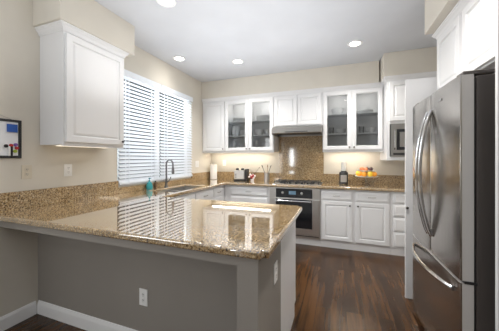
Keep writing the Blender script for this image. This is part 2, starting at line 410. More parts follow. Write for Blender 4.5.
def shell(t, w, d, h, shelves, mid=None, lip=.04):
    b = bmesh.new(); s = .018
    box(b, 0, s, -d, -.001, 0, h); box(b, w - s, w, -d, -.001, 0, h); box(b, s, w - s, -d, -.001, 0, s + .004); box(b, s, w - s, -d, -.001, h - .075, h)
    box(b, s, w - s, -.010, -.001, s, h - .075)
    box(b, s, lip, -d, -d + .018, s, h - .075); box(b, w - lip, w - s, -d, -d + .018, s, h - .075)
    if mid: box(b, mid - .02, mid + .02, -d, -d + .018, s, h - .075)
    o = obj('body', b, 'white', t)
    for z in shelves:
        bxo('shelf', 'white', t, s + .001, w - s - .001, -d + .03, -.012, z - .009, z + .009)
    return o
UH = ZT - ZB; UD = .335
# wall cabinet on the left wall
t = thing('wall_cabinet', 'white raised-panel wall cabinet hung on the left wall, left of the window blinds', 'cabinet', (0, -3.03, ZB), PI / 2)
UL = .302; wL = .60
solid(t, wL, UL, UH - .001, .0); door(t, UL, .012, wL - .012, .022, UH - .078, 'br')
crown(t, [(0.0, -.001), (0, -UL), (wL, -UL), (wL, -.001)], UH - .001)
bxo('light_rail', 'white', t, .0, wL, -UL, -UL + .02, -.012, -.0005)
# back wall uppers
def rail(t, w): bxo('light_rail', 'white', t, 0, w, -UD, -UD + .018, -.017, -.0005)
t = thing('wall_cabinet', 'white solid-door wall cabinet in the far left corner above the paper towel', 'cabinet', (.002, 0, ZB))
solid(t, .476, UD, UH - .001); door(t, UD, .03, .468, .02, UH - .078, 'br'); crown(t, [(0, -UD), (.476, -UD)], UH - .001); rail(t, .476)
gl = thing('glass_door_cabinet', 'white two-door glass cabinet above the toaster, full of white dishes', 'cabinet', (.480, 0, ZB), 0)
wG = .918
shell(gl, wG, UD, UH - .001, [.29, .55], wG / 2); door(gl, UD, .008, wG / 2 - .006, .02, UH - .078, 'br', True); door(gl, UD, wG / 2 + .006, wG - .012, .02, UH - .078, 'bl', True)
crown(gl, [(0, -UD), (wG, -UD)], UH - .001); rail(gl, wG)
HB = 1.862
t = thing('wall_cabinet', 'short white two-door wall cabinet above the range hood', 'cabinet', (1.400, 0, HB))
solid(t, .798, UD, ZT - HB - .001); door(t, UD, .02, .395, .016, ZT - HB - .078); door(t, UD, .405, .78, .016, ZT - HB - .078)
crown(t, [(0, -UD), (.798, -UD)], ZT - HB - .001)
gr = thing('glass_door_cabinet', 'white two-door glass cabinet above the blender and fruit stand', 'cabinet', (2.200, 0, ZB))
wR = .856
shell(gr, wR, UD, UH - .001, [.27, .58], wR / 2); door(gr, UD, .012, wR / 2 - .006, .02, UH - .078, 'br', True); door(gr, UD, wR / 2 + .006, wR - .012, .02, UH - .078, 'bl', True)
crown(gr, [(0, -UD), (wR, -UD)], UH - .001); rail(gr, wR)
# microwave cabinet
MD = .60; mb = 1.30
t = thing('microwave_cabinet', 'deep white cabinet holding the built-in microwave, far right corner', 'cabinet', (3.060, 0, mb))
wM = XR - 3.060 - .002; hM = ZT - mb - .001
b = bmesh.new()
box(b, 0, .035, -MD, -.001, 0, hM); box(b, .65, wM, -MD, -.001, 0, hM); box(b, .035, .65, -MD, -.001, 0, .05); box(b, .035, .65, -MD, -.001, .50, hM); box(b, .035, .65, -.02, -.001, .05, .50)
obj('body', b, 'white', t)
door(t, MD, .03, .345, .54, hM - .078, 'br'); door(t, MD, .355, .655, .54, hM - .078, 'bl')
crown(t, [(0, -.41), (0, -MD), (wM, -MD)], hM)
mw = thing('microwave', 'stainless built-in microwave in the far right corner', 'microwave', (3.060 + .045, -MD + .0, mb + .052))
bxo('body', 'steel_soft', mw, 0, .596, -.018, .40, 0, .446, bev=.002)
bxo('door', 'gloss', mw, .07, .40, -.026, -.0185, .09, .37, bev=.003)
bxo('window', 'steel_soft', mw, .105, .365, -.0285, -.0265, .13, .33)
bxo('control_panel', 'gloss', mw, .42, .54, -.026, -.0185, .09, .37, bev=.003)
b = bmesh.new(); tube(b, [(.045, -.0185, .1), (.045, -.04, .12), (.045, -.04, .34), (.045, -.0185, .36)], .008); obj('handle', b, 'chrome', mw)
bxo('vent', 'black', mw, .03, .57, -.021, -.0185, .02, .05)
# over-fridge cabinet
OZ = 1.885
t = thing('wall_cabinet', 'white two-door cabinet above the refrigerator', 'cabinet', (XR, -1.765, OZ), -PI / 2)
wO = 1.085; dO = XR - 3.275; hO = ZT - OZ - .001
solid(t, wO, dO - .001, hO); door(t, dO - .001, .03, .455, .012, hO - .078); door(t, dO - .001, .495, .965, .012, hO - .078)
crown(t, [(0, -.3), (0, -dO + .001), (wO, -dO + .001)], hO)

# base cabinets
BD = .585; BH = CB - .001
def base(name, label, loc, rz, w, spec, toe=.05, hollow=False):
    t = thing(name, label, 'cabinet', loc, rz)
    if hollow:
        b = bmesh.new(); box(b, 0, .018, -BD, -.001, .10, BH); box(b, w - .018, w, -BD, -.001, .10, BH); box(b, .018, w - .018, -BD, -.001, .10, .118)
        box(b, .018, w - .018, -BD, -BD + .018, .118, BH); box(b, .018, w - .018, -.02, -.001, .118, BH); obj('body', b, 'white', t)
    else: solid(t, w, BD, BH, .10)
    bxo('toe_kick', 'white', t, 0.0, w, -BD + toe, -BD + toe + .02, 0, .0995)
    spec(t); return t
base('drawer_cabinet', 'white drawer cabinet left of the oven', (.587, 0, 0), 0, .809, lambda t: (drawer(t, BD, .123, .773, .71, .845), drawer(t, BD, .123, .773, .42, .69), drawer(t, BD, .123, .773, .13, .40)))
def two(t):
    drawer(t, BD, .018, .435, .715, .845); drawer(t, BD, .488, .905, .715, .845)
    door(t, BD, .018, .435, .125, .695, 'tr'); door(t, BD, .488, .905, .125, .695, 'tl')
base('base_cabinet', 'white base cabinet with two doors and two drawers right of the oven', (2.182, 0, 0), 0, .930, two, .012)
base('drawer_cabinet', 'narrow white drawer stack beside the tall panel, under the microwave', (3.114, 0, 0), 0, .40, lambda t: [drawer(t, BD, .03, .37, a, c, 'knob') for a, c in ((.715, .845), (.535, .695), (.335, .515), (.125, .315))], .012)
base('base_cabinet', 'white corner base cabinet under the window-side worktop, beyond the sink', (0, -1.0, 0), PI / 2, .414, lambda t: (drawer(t, BD, .02, .31, .715, .845), door(t, BD, .02, .31, .125, .695, 'tl')))
base('sink_cabinet', 'white base cabinet under the sink and faucet', (0, -2.02, 0), PI / 2, 1.018, lambda t: (drawer(t, BD, .02, .50, .715, .845, None), drawer(t, BD, .515, 1.0, .715, .845), door(t, BD, .02, .50, .125, .695, 'tr'), door(t, BD, .515, 1.0, .125, .695, 'tl')), hollow=True)
t = thing('peninsula_cabinet', 'white cabinet forming the end of the granite peninsula', 'cabinet', (2.088, -2.860, 0), PI)
bxo('body', 'white', t, 0, 2.086, -.585, -.001, .10, BH, bev=.002)
bxo('end_panel', 'white', t, 0, .018, -.525, -.001, 0, .0995); bxo('toe_kick', 'white', t, .019, 2.086, -.525, -.505, 0, .0995)
for k in range(3):
    drawer(t, .585, .03 + k * .46, .47 + k * .46, .715, .845); door(t, .585, .03 + k * .46, .47 + k * .46, .125, .695, 'tr')

# ------------------------------------------------------------------ worktop
wt = thing('granite_worktop', 'speckled tan granite worktop running round the back wall, window side and peninsula', 'worktop')
SX0, SX1, SY0, SY1 = .175, .55, -1.92, -1.16
xs = [.001, SX0, SX1, .633, 2.143, XR - .001]; ys = [-3.364, -2.239, SY0, SY1, -.633, -.001]
def inside(i, j):
    x = (xs[i] + xs[i + 1]) / 2; y = (ys[j] + ys[j + 1]) / 2
    if SX0 < x < SX1 and SY0 < y < SY1: return False
    return (y > -.633) or (x < .633) or (y < -2.239 and x < 2.143)
b = bmesh.new(); vt = {}
def V(i, j, z):
    k = (i, j, z)
    if k not in vt: vt[k] = b.verts.new((xs[i], ys[j], z))
    return vt[k]
cells = {(i, j) for i in range(len(xs) - 1) for j in range(len(ys) - 1) if inside(i, j)}
for i, j in cells:
    b.faces.new((V(i, j, CT), V(i + 1, j, CT), V(i + 1, j + 1, CT), V(i, j + 1, CT)))
    b.faces.new((V(i, j, CB), V(i, j + 1, CB), V(i + 1, j + 1, CB), V(i + 1, j, CB)))
    for di, dj, a, c in ((0, -1, (i, j), (i + 1, j)), (1, 0, (i + 1, j), (i + 1, j + 1)), (0, 1, (i + 1, j + 1), (i, j + 1)), (-1, 0, (i, j + 1), (i, j))):
        if (i + di, j + dj) not in cells:
            b.faces.new((V(*a, CT), V(*a, CB), V(*c, CB), V(*c, CT)))
ve = [e for e in b.edges if abs(e.verts[0].co.z - e.verts[1].co.z) > .01 and all(abs(v.co.x - 2.143) < .001 for v in e.verts) and e.verts[0].co.y < -2.2]
bmesh.ops.recalc_face_normals(b, faces=b.faces)
bmesh.ops.bevel(b, geom=ve, offset=.03, segments=5, affect='EDGES')
tops = [e for e in b.edges if len(e.link_faces) == 2 and e.calc_face_angle(0) > 1.2 and abs(e.verts[0].co.z - e.verts[1].co.z) < .001]
bmesh.ops.bevel(b, geom=tops, offset=.013, segments=4, affect='EDGES', profile=.5)
obj('slab', b, 'granite', wt)
b = bmesh.new()
box(b, .001, .021, -3.36, WY0, CT, BS, .002); box(b, .001, .021, WY1, -.001, CT, BS, .002); box(b, .001, .021, WY0, WY1, CT, WZ0 - .012, .002)
obj('side_backsplash', b, 'granite_wall', wt)
b = bmesh.new(); box(b, .022, 1.419, -.021, -.001, CT, BS, .002); box(b, 2.199, XR - .001, -.021, -.001, CT, BS, .002)
obj('back_backsplash', b, 'granite_wall', wt)
tag(bxo('stone_slab', 'granite_wall', None, 1.420, 2.198, -.0205, -.001, CT + .001, 1.718, bev=.002), 'full-height granite panel on the wall behind the cooktop', 'backsplash')
# sink
sk = thing('sink', 'stainless undermount sink below the window blinds', 'sink', ((SX0 + SX1) / 2, (SY0 + SY1) / 2, CB))
b = bmesh.new(); hx, hy = (SX1 - SX0) / 2 - .002, (SY1 - SY0) / 2 - .002
box(b, -hx, -hx + .004, -hy, hy, -.17, .02); box(b, hx - .004, hx, -hy, hy, -.17, .02); box(b, -hx, hx, -hy, -hy + .004, -.17, .02); box(b, -hx, hx, hy - .004, hy, -.17, .02); box(b, -hx, hx, -hy, hy, -.175, -.17); box(b, -hx, hx, .0, .02, -.17, .0)
obj('basin', b, 'steel', sk)
for yy in (-.18, .19):
    b = bmesh.new(); lathe(b, [(0, 0), (.04, 0), (.045, .004), (0, .005)], (0, yy, -.169)); obj('drain', b, 'chrome', sk)
# faucet
fx, fy = .118, -1.52
fc = thing('faucet', 'brushed steel gooseneck faucet behind the sink', 'faucet', (fx, fy, CT + .001))
b = bmesh.new(); lathe(b, [(0, 0), (.028, 0), (.028, .008), (.020, .02), (.017, .06), (.016, .12), (0, .12)]); obj('base', b, 'faucet', fc)
b = bmesh.new(); ca, sa = math.cos(-.15), math.sin(-.15); R = .065
pts = [(0, 0, .11), (0, 0, .2), (0, 0, .31)] + [(ca * R * (1 - math.cos(q)), sa * R * (1 - math.cos(q)), .325 + R * math.sin(q)) for q in [PI * k / 10 for k in range(11)]] + [(ca * 2 * R, sa * 2 * R, .29)]
tube(b, pts, .0115, 12); obj('spout', b, 'faucet', fc)
b = bmesh.new(); lathe(b, [(0, 0), (.017, 0), (.020, .02), (.015, .085), (.012, .10), (0, .10)], (ca * 2 * R, sa * 2 * R, .195)); obj('spray_head', b, 'faucet', fc)
b = bmesh.new(); tube(b, [(.012, 0, .07), (.04, -.005, .085), (.075, -.01, .12), (.085, -.01, .15)], [.009, .008, .006, .006], 8); obj('handle', b, 'faucet', fc)
sp = thing('soap_bottle', 'teal pump bottle of soap on the worktop near the faucet', 'bottle', (.07, -1.80, CT + .001))
b = bmesh.new(); lathe(b, [(0, 0), (.036, 0), (.040, .01), (.041, .05), (.032, .085), (.012, .10), (.012, .108), (0, .108)]); obj('bottle_body', b, 'teal', sp)
b = bmesh.new(); lathe(b, [(0, 0), (.011, 0), (.011, .012), (.004, .014), (.004, .034), (.012, .036), (.012, .044), (0, .046)], (0, 0, .108)); tube(b, [(0, 0, .148), (.035, -.01, .146)], .004, 8); obj('pump', b, 'teal', sp)
o = thing('soap_dispenser', 'small brown bottle between the teal soap and the faucet', 'bottle', (.07, -1.685, CT + .001))
b = bmesh.new(); box(b, -.02, .02, -.018, .018, 0, .085, .006); obj('bottle_body', b, 'brownbox', o)
b = bmesh.new(); lathe(b, [(0, 0), (.010, 0), (.010, .018), (0, .02)], (0, 0, .0855)); obj('cap', b, 'black', o)

# ------------------------------------------------------------------ oven, cooktop, hood
ov = thing('wall_oven', 'stainless built-in oven under the cooktop', 'oven', (1.398, -.04, 0))
WO = .782
bxo('body', 'steel', ov, 0, WO, -.565, 0, .112, BH - .002, bev=.002)
bxo('control_panel', 'gloss', ov, .105, WO - .115, -.573, -.5655, .715, .855, bev=.002)
for xx in (.215, .51):
    b = bmesh.new(); lathe(b, [(0, 0), (.020, 0), (.018, .018), (0, .02)], (xx, -.5735, .79), 20, 'Y'); obj('knob', b, 'steel', ov)
bxo('display', 'clock', ov, .31, .42, -.5745, -.5735, .765, .82)
dr = bxo('door', 'steel', ov, .02, WO - .02, -.583, -.5655, .17, .700, bev=.003)
bxo('window', 'gloss', dr, .105, WO - .115, -.5845, -.5832, .255, .695)
b = bmesh.new(); tube(b, [(.12, -.584, .672), (.12, -.622, .672), (.13, -.628, .672), (WO - .14, -.628, .672), (WO - .13, -.622, .672), (WO - .13, -.584, .672)], .0105, 10); obj('handle', b, 'chrome', dr)
bxo('vent_strip', 'black', ov, .02, WO - .02, -.5665, -.5655, .135, .145)
bxo('toe_kick', 'white', ov, -.0, WO, -.532, -.51, 0, .110)
ck = thing('cooktop', 'gas cooktop with black grates set on the granite under the range hood', 'cooktop', (1.43, -.12, CT + .001))
bxo('tray', 'steel', ck, 0, .76, -.45, 0, 0, .008, bev=.003)
for x0 in (.02, .26, .50):
    b = bmesh.new(); x1 = x0 + .225
    for yy in (-.03, -.21, -.40): box(b, x0, x1, yy - .006, yy + .006, .028, .040)
    for xx in (x0 + .006, (x0 + x1) / 2, x1 - .006): box(b, xx - .006, xx + .006, -.406, -.024, .028, .040)
    for xx in (x0 + .006, x1 - .006):
        for yy in (-.03, -.40): box(b, xx - .006, xx + .006, yy - .006, yy + .006, .008, .03)
    obj('grate', b, 'iron', ck)
for xx, yy, r in ((.13, -.11, .04), (.13, -.31, .035), (.37, -.21, .05), (.61, -.11, .035), (.61, -.31, .04)):
    b = bmesh.new(); lathe(b, [(0, 0), (r, 0), (r, .010), (r * .7, .014), (0, .014)], (xx, yy, .0085)); obj('burner', b, 'iron', ck)
for k in range(5):
    b = bmesh.new(); lathe(b, [(0, 0), (.017, 0), (.015, .022), (0, .024)], (.20 + k * .09, -.428, .0085), 14); obj('knob', b, 'black', ck)
hd = thing('range_hood', 'stainless range hood over the cooktop', 'range hood', (1.402, 0, 1.72))
b = bmesh.new(); prism(b, [(-.022, .0), (-.022, .140), (-.36, .140), (-.49, .105), (-.50, .095), (-.50, .022), (-.49, 0.012), (-.46, .012), (-.46, .03), (-.05, .03), (-.05, .0)], 0, .796, 'X'); obj('canopy', b, 'steel_soft', hd)
bxo('filter', 'black', hd, .02, .776, -.455, -.055, .018, .0295)
bxo('switch_strip', 'black', hd, .22, .58, -.5015, -.5003, .028, .040)
for xx in (0, .786): bxo('side_lip', 'steel_soft', hd, xx, xx + .01, -.49, -.022, -.004, .0115)

# ------------------------------------------------------------------ refrigerator and its panels
t = tag(bxo('tall_panel', 'white', None, 3.034, XR - .002, -1.707, -1.687, 0, 2.075, bev=.002), 'tall white end panel between the drawer stack and the refrigerator', 'panel')
k = knob(t, 0, 0, 0); k.location = (3.046, -1.7075, .86)
tag(bxo('tall_panel', 'white', None, 3.158, XR - .002, -2.875, -2.853, 0, 2.44, bev=.002), 'white end panel on the near side of the refrigerator at the right edge', 'panel')
fr = thing('refrigerator', 'stainless french-door refrigerator with bottom freezer', 'refrigerator', (XR - .01, -1.885, 0), -PI / 2)
FD = XR - .01 - 3.045; FW = .895; FH = 1.775
bxo('body', 'fridge_side', fr, 0, FW, -FD + .072, 0, .03, FH - .01, bev=.006)
bxo('base_grille', 'black', fr, .02, FW - .02, -FD + .08, -.03, 0.0, .0295)
def fdoor(name, x0, x1, z0, z1):
    b = bmesh.new()
    tt = bmesh.new(); n = 8
    # slightly bowed front, bevelled edge
    prof = []
    for k in range(n + 1):
        x = x0 + (x1 - x0) * k / n; g = x / FW * 2 - 1
        prof.append((x, -FD - .004 * (1 - g * g) + .002))
    prof = [(x0, -FD + .062)] + [(x0, -FD + .012), (x0 + .004, -FD + .004)] + prof[1:-1] + [(x1 - .004, -FD + .004), (x1, -FD + .012), (x1, -FD + .062)]
    prism(b, prof, z0, z1, 'Z')
    o = obj(name, b, 'steel_door', fr)
    o.data.materials.append(M['door_edge'])
    for p in o.data.polygons:
        if abs(p.normal.x) > .9 or abs(p.normal.z) > .9: p.material_index = 1
    return o
d1 = fdoor('left_door', .002, FW / 2 - .003, .675, FH); d2 = fdoor('right_door', FW / 2 + .003, FW - .002, .675, FH)
d3 = fdoor('freezer_drawer', .002, FW - .002, .045, .660)
for d, x in ((d1, FW / 2 - .035), (d2, FW / 2 + .035)):
    b = bmesh.new(); pts = []
    for k in range(25):
        q = k / 24; pts.append((x, -FD - .002 - .070 * math.sin(PI * q) ** .75, .79 + .87 * q))
    tube(b, pts, .0125, 10, 1.15); obj('handle', b, 'chrome', d)
b = bmesh.new(); pts = []
for k in range(25):
    q = k / 24; pts.append((.075 + (FW - .15) * q, -FD - .002 - .065 * math.sin(PI * q) ** .75, .595))
tube(b, pts, .0125, 10, 1.15); obj('handle', b, 'chrome', d3)
bxo('gasket', 'black', fr, .01, FW - .01, -FD + .063, -FD + .0715, .05, FH - .02)
for x in (.05, FW - .05): bxo('hinge_cover', 'fridge_side', fr, x - .045, x + .04, -FD + .02, -FD + .16, FH + .0005, FH + .022, bev=.005)
bxo('lower_hinge', 'black', fr, FW - .10, FW + .004, -FD + .02, -FD + .075, .6605, .6745)
b = bmesh.new(); lathe(b, [(0, 0), (.008, 0), (.008, .001), (0, .0012)], (.6, -FD - .0042, 1.70), 16, 'Y'); box(b, .615, .66, -FD - .0045, -FD - .0025, 1.692, 1.706); obj('badge', b, 'chrome', d2)

# ------------------------------------------------------------------ ceiling lights
dl = None
DL = [('recessed ceiling light above the sink, nearest the window', .28, -1.44), ('recessed ceiling light in the far middle of the ceiling', 1.034, -1.05),
      ('recessed ceiling light on the right, before the glass cabinets', 2.63, -1.07), ('recessed ceiling light nearest the camera, cut by the top edge', .955, -2.56), ('recessed ceiling light before the refrigerator', 2.63, -2.75)]
for lab, x, y in DL:
    if dl is None:
        dl = thing('recessed_light', lab, 'ceiling light', (x, y, H), 0, 'recessed ceiling lights')
        b = bmesh.new(); lathe(b, [(.060, -.001), (.062, -.006), (.088, -.005), (.090, -.0005), (.060, -.0004)], n=32); obj('trim_ring', b, 'trim', dl)
        b = bmesh.new(); lathe(b, [(0, -.003), (.060, -.003), (.060, -.001), (0, -.001)], n=32); obj('lens', b, 'lens', dl)
    else: dup(dl, (x, y, H), label=lab)
    l = bpy.data.lights.new('downlight_beam', 'SPOT'); l.energy = 5 if x < .5 else (14 if y < -2.5 and x < 1 else 58); l.color = (1.0, .965, .92); l.spot_size = math.radians(140); l.spot_blend = .8; l.shadow_soft_size = .06
    lo = bpy.data.objects.new('downlight_beam', l); C.objects.link(lo); lo.location = (x, y, H - .03)
# under-cabinet strip lights
def strip(lab, x0, x1, y, z, rz=0, loc=None, power=2.2, m='lens2'):
    L = x1 - x0
    t = thing('under_cabinet_light', lab, 'light', loc or ((x0 + x1) / 2, y, z), rz, 'under-cabinet strip lights')
    bxo('housing', 'trim', t, -L / 2, L / 2, -.03, .03, -.004, -.0005)
    bxo('lens', m, t, -L / 2 + .01, L / 2 - .01, -.022, .022, -.008, -.0042)
strip('strip light under the left glass cabinet and corner cabinet', .12, 1.30, -.16, ZB, power=2.4)
strip('strip light under the right glass cabinet', 2.26, 2.96, -.16, ZB, power=1.2)
strip('strip light under the wall cabinet left of the window', -.25, .25, 0, ZB, PI / 2, (.15, -2.74, ZB), .6, 'lens3')

# ------------------------------------------------------------------ switches and outlets
def plate(name, lab, cat, loc, rz, m='plastic', kind='outlet', w=.072):
    t = thing(name, lab, cat, loc, rz)
    bxo('cover_plate', m, t, -w / 2, w / 2, -.006, -.0005, -.058, .058, bev=.002)
    if kind == 'outlet':
        for z in (-.02, .02):
            b = bmesh.new(); lathe(b, [(0, 0), (.016, 0), (.016, .002), (0, .0022)], (0, -.006, z), 20, 'Y'); s = obj('socket', b, m, t)
            b = bmesh.new(); box(b, -.007, -.004, -.0088, -.0083, z - .002, z + .008); box(b, .004, .007, -.0088, -.0083, z - .002, z + .008); box(b, -.002, .002, -.0088, -.0083, z - .011, z - .007); obj('slots', b, 'slot', s)
    else:
        n = max(1, round(w / .072)) if kind == 'rocker' else 1
        for i in range(n):
            xx = (i - (n - 1) / 2) * .046; bxo('switch_rocker', m, t, xx - .016, xx + .016, -.010, -.0062, -.032, .032, bev=.002)
    return t
plate('phone_socket', 'ivory wall plate between the whiteboard and the wall cabinet', 'socket', (0, -3.125, 1.215), PI / 2, 'ivory', 'outlet')
plate('power_outlet', 'white outlet on the left wall under the wall cabinet', 'outlet', (0, -2.795, 1.215), PI / 2)
plate('light_switch', 'white double switch plate between the window and the far corner', 'switch', (0, -.53, 1.224), PI / 2, 'plastic', 'rocker', .118)
plate('power_outlet', 'white outlet on the back wall between paper towel and toaster', 'outlet', (.30, 0, 1.237), 0)
plate('power_outlet', 'white outlet low on the grey peninsula wall facing the room', 'outlet', (1.156, -3.043, .358), 0)
plate('power_outlet', 'white outlet on the end face of the peninsula', 'outlet', (2.09, -3.01, .668), PI / 2)

# ------------------------------------------------------------------ whiteboard
wb = thing('whiteboard', 'small black-framed whiteboard hanging on the left wall', 'whiteboard', (0, -3.365, 1.33), PI / 2)
bw, bh = .40, .305
bxo('writing_surface', 'board', wb, -bw / 2 + .01, bw / 2 - .01, -.008, -.001, .01, bh - .01)
b = bmesh.new(); rings_panel(b, -bw / 2, bw / 2, 0, bh, [(0, -.014), (.003, -.016), (.018, -.016), (.020, -.0125), (.020, -.0005)], -.0005, True); obj('frame', b, 'black', wb)
b = bmesh.new(); tube(b, [(-.08, -.006, bh), (-.02, -.006, bh + .045), (0, -.006, bh + .055), (.02, -.006, bh + .045), (.14, -.006, bh)], .0015, 6); obj('hanging_cord', b, 'nickel', wb)
tag(bxo('magnet', 'blue', None, .009, .018, -3.258, -3.192, 1.535, 1.598, bev=.002), 'blue square eraser magnet at the top right of the whiteboard', 'magnet')
for i, (yy, z, m, lab) in enumerate(((-3.263, 1.425, 'black', 'black marker cap on the whiteboard, left of the red one'), (-3.232, 1.43, 'red', 'red round magnet low on the whiteboard'), (-3.203, 1.437, 'purple', 'violet magnet at the right side of the whiteboard'), (-3.206, 1.385, 'green', 'lime green magnet in the bottom right of the whiteboard'), (-3.196, 1.411, 'red', 'small red magnet above the lime green magnet'))):
    b = bmesh.new(); lathe(b, [(0, 0), (.013, 0), (.012, .009), (0, .01)], (0, 0, 0), 16, 'X'); o = obj('magnet', b, m); o.location = (.009, yy, z); tag(o, lab, 'magnet')
for yy, m, lab in ((-3.245, 'plastic', 'white marker hanging below the red magnet'), (-3.229, 'black', 'black marker hanging on the whiteboard')):
    b = bmesh.new(); lathe(b, [(0, 0), (.005, 0), (.0065, .01), (.0065, .075), (0, .076)], n=12); o = obj('marker_pen', b, m); o.location = (.016, yy, 1.348); tag(o, lab, 'marker')

# ------------------------------------------------------------------ counter objects
pt = thing('paper_towel', 'white paper towel roll standing in the far left corner', 'paper towel', (.135, -.145, CT + .001))
b = bmesh.new(); lathe(b, [(0, 0), (.072, 0), (.075, .004), (.075, .010), (0, .012)]); obj('base', b, 'steel', pt)
b = bmesh.new(); lathe(b, [(.02, .013), (.066, .013), (.068, .02), (.068, .283), (.066, .288), (.02, .288)], n=32); obj('roll', b, 'paper', pt)
b = bmesh.new(); lathe(b, [(0, .012), (.007, .012), (.007, .305), (.012, .31), (.012, .32), (0, .325)]); obj('rod', b, 'steel', pt)
to = thing('toaster', 'silver and black toaster on the back worktop under the glass cabinet', 'toaster', (.735, -.17, CT + .001), .12)
bxo('base', 'black', to, -.125, .125, -.10, .10, 0, .022, bev=.008)
bxo('body', 'steel', to, -.12, .085, -.095, .095, .0225, .195, bev=.02)
bxo('end_cap', 'black', to, .086, .125, -.095, .095, .0225, .215, bev=.012)
for x in (-.07, .03):
    b = bmesh.new(); lathe(b, [(0, 0), (.026, 0), (.030, .014), (.022, .032), (0, .034)], (x, -.03, .196), 16); obj('lever_knob', b, 'black', to)
b = bmesh.new(); box(b, -.10, .065, -.035, -.015, .1945, .1958); box(b, -.10, .065, .02, .04, .1945, .1958); obj('bread_slot', b, 'black', to)
for z in (.06, .09, .12):
    b = bmesh.new(); lathe(b, [(0, 0), (.009, 0), (.008, .008), (0, .009)], (-.08, -.0955, z), 12, 'Y'); obj('button', b, 'black', to)
# small posy with a long sprig
fl = thing('sprig_vase', 'small jar of white blossoms with red berries and one long sprig, right of the toaster', 'vase', (.945, -.16, CT + .001))
b = bmesh.new(); lathe(b, [(0, 0), (.028, 0), (.034, .012), (.030, .045), (.024, .055), (.022, .055), (.026, .012), (0, .008)]); obj('jar', b, 'china', fl)
b = bmesh.new(); tube(b, [(0, 0, .03), (.03, -.01, .10), (.08, -.01, .17), (.135, 0, .235)], .003, 6); tube(b, [(0, 0, .03), (-.02, .01, .08)], .003, 6); lathe(b, [(0, -.012), (.010, 0), (0, .014)], (.137, 0, .24), 8); obj('sprig', b, 'stem', fl)
for k in range(17):
    a = random.random() * 6.28; r = .012 + random.random() * .055; b = bmesh.new()
    bmesh.ops.create_icosphere(b, subdivisions=2, radius=.016 + random.random() * .006)
    o = obj('blossom' if k % 3 else 'berry_cluster', b, 'petal' if k % 3 else 'berry', fl, (r * math.cos(a), r * math.sin(a), 0.045 + random.random() * .07))
# utensil crock
cr = thing('utensil_crock', 'steel crock of cooking utensils left of the cooktop', 'crock', (1.235, -.20, CT + .001))
b = bmesh.new(); lathe(b, [(0, 0), (.046, 0), (.048, .004), (.048, .148), (.050, .152), (.046, .152), (.044, .006), (0, .005)], n=28); obj('crock_body', b, 'steel', cr)
def utensil(label, lean, m, kind, dy=0):
    u = thing('cooking_spoon' if kind == 's' else 'spatula', label, 'utensil', (1.235, -.20, CT + .008))
    b = bmesh.new(); p = Vector((lean[0] * -.35, lean[1] * -.35 + dy, .006)); q = Vector((lean[0] * 1.0, lean[1] * 1.0 + dy, .235))
    tube(b, [p, q], .0045, 8); obj('shaft', b, m, u)
    b = bmesh.new(); d = (q - p).normalized()
    e = q + d * .055
    tube(b, [q, q + d * .012, q + d * .03, e], [.005, .017, .020, .012], 10, .35); obj('head', b, m, u)
utensil('black ladle leaning left out of the steel crock', (-.068, .0), 'black', 's', -.022)
utensil('black spatula leaning right out of the steel crock', (.062, .0), 'black', 'p', .0)
utensil('wooden spoon standing in the steel crock', (.005, .0), 'wood_tool', 's', .028)
# blender
bl = thing('blender', 'compact black and silver blender with a clear cup, left of the fruit stand', 'blender', (2.515, -.15, CT + .001))
b = bmesh.new(); lathe(b, [(0, 0), (.070, 0), (.074, .008), (.066, .05), (.066, .15), (.070, .165), (.060, .19), (0, .19)], n=28); obj('motor_base', b, 'black', bl)
bxo('control_face', 'steel', bl, -.046, .046, -.070, -.060, .03, .145, bev=.004)
b = bmesh.new(); lathe(b, [(0, .191), (.045, .191), (.047, .205), (.045, .21), (0, .21)]); obj('blade_collar', b, 'black', bl)
b = bmesh.new(); lathe(b, [(.036, .2105), (.040, .24), (.040, .33), (.034, .350), (0, .356)], n=28); obj('cup', b, 'frost', bl)
# fruit stand
FX, FY = 2.845, -.205
fs = thing('fruit_stand', 'two-tier stand of fruit on the back worktop right of the blender', 'fruit stand', (FX, FY, CT + .001))
b = bmesh.new(); lathe(b, [(0, 0), (.055, 0), (.055, .006), (.016, .012), (.013, .03), (.016, .10), (.02, .118), (0, .118)], n=28); obj('pedestal', b, 'clear', fs)
b = bmesh.new(); lathe(b, [(0, .1185), (.12, .1185), (.165, .133), (.168, .139), (.12, .126), (0, .125)], n=36); obj('lower_plate', b, 'china', fs)
b = bmesh.new(); lathe(b, [(0, .125), (.007, .125), (.007, .21), (0, .21)]); obj('rod', b, 'chrome', fs)
b = bmesh.new(); lathe(b, [(0, .211), (.085, .211), (.118, .222), (.120, .228), (.085, .218), (0, .217)], n=32); obj('upper_plate', b, 'china', fs)
def fruit(kind, m, r, sq, lab, x, y, z, grp):
    b = bmesh.new(); prof = [(r * math.sin(PI * k / 12), -r * sq * math.cos(PI * k / 12)) for k in range(13)]
    lathe(b, prof, n=20)
    o = thing(kind, lab, 'fruit', (x, y, z), random.random() * 6, grp)
    obj('flesh', b, m, o)
    b = bmesh.new(); lathe(b, [(0, 0), (.004, 0), (.003, .006), (0, .007)], (0, 0, r * sq - .002), 8); obj('stalk', b, 'stem', o)
for k in range(9):
    a = 2 * PI * k / 9 + .15; rr = .118
    m = 'lemon' if k % 3 == 1 else 'orange'
    side = 'front' if math.sin(a) < -.3 else ('back' if math.sin(a) > .3 else ('left' if math.cos(a) < 0 else 'right'))
    fruit('lemon' if m == 'lemon' else 'orange', m, .036, 1.0 if m == 'orange' else 1.12, ('yellow lemon' if m == 'lemon' else 'round orange') + ' at the %s of the lower tier of the fruit stand' % side, FX + rr * math.cos(a), FY + rr * math.sin(a), CT + .167 + (.006 if m == 'lemon' else .001), 'citrus on the lower tier, ' + m + ' ' + side)
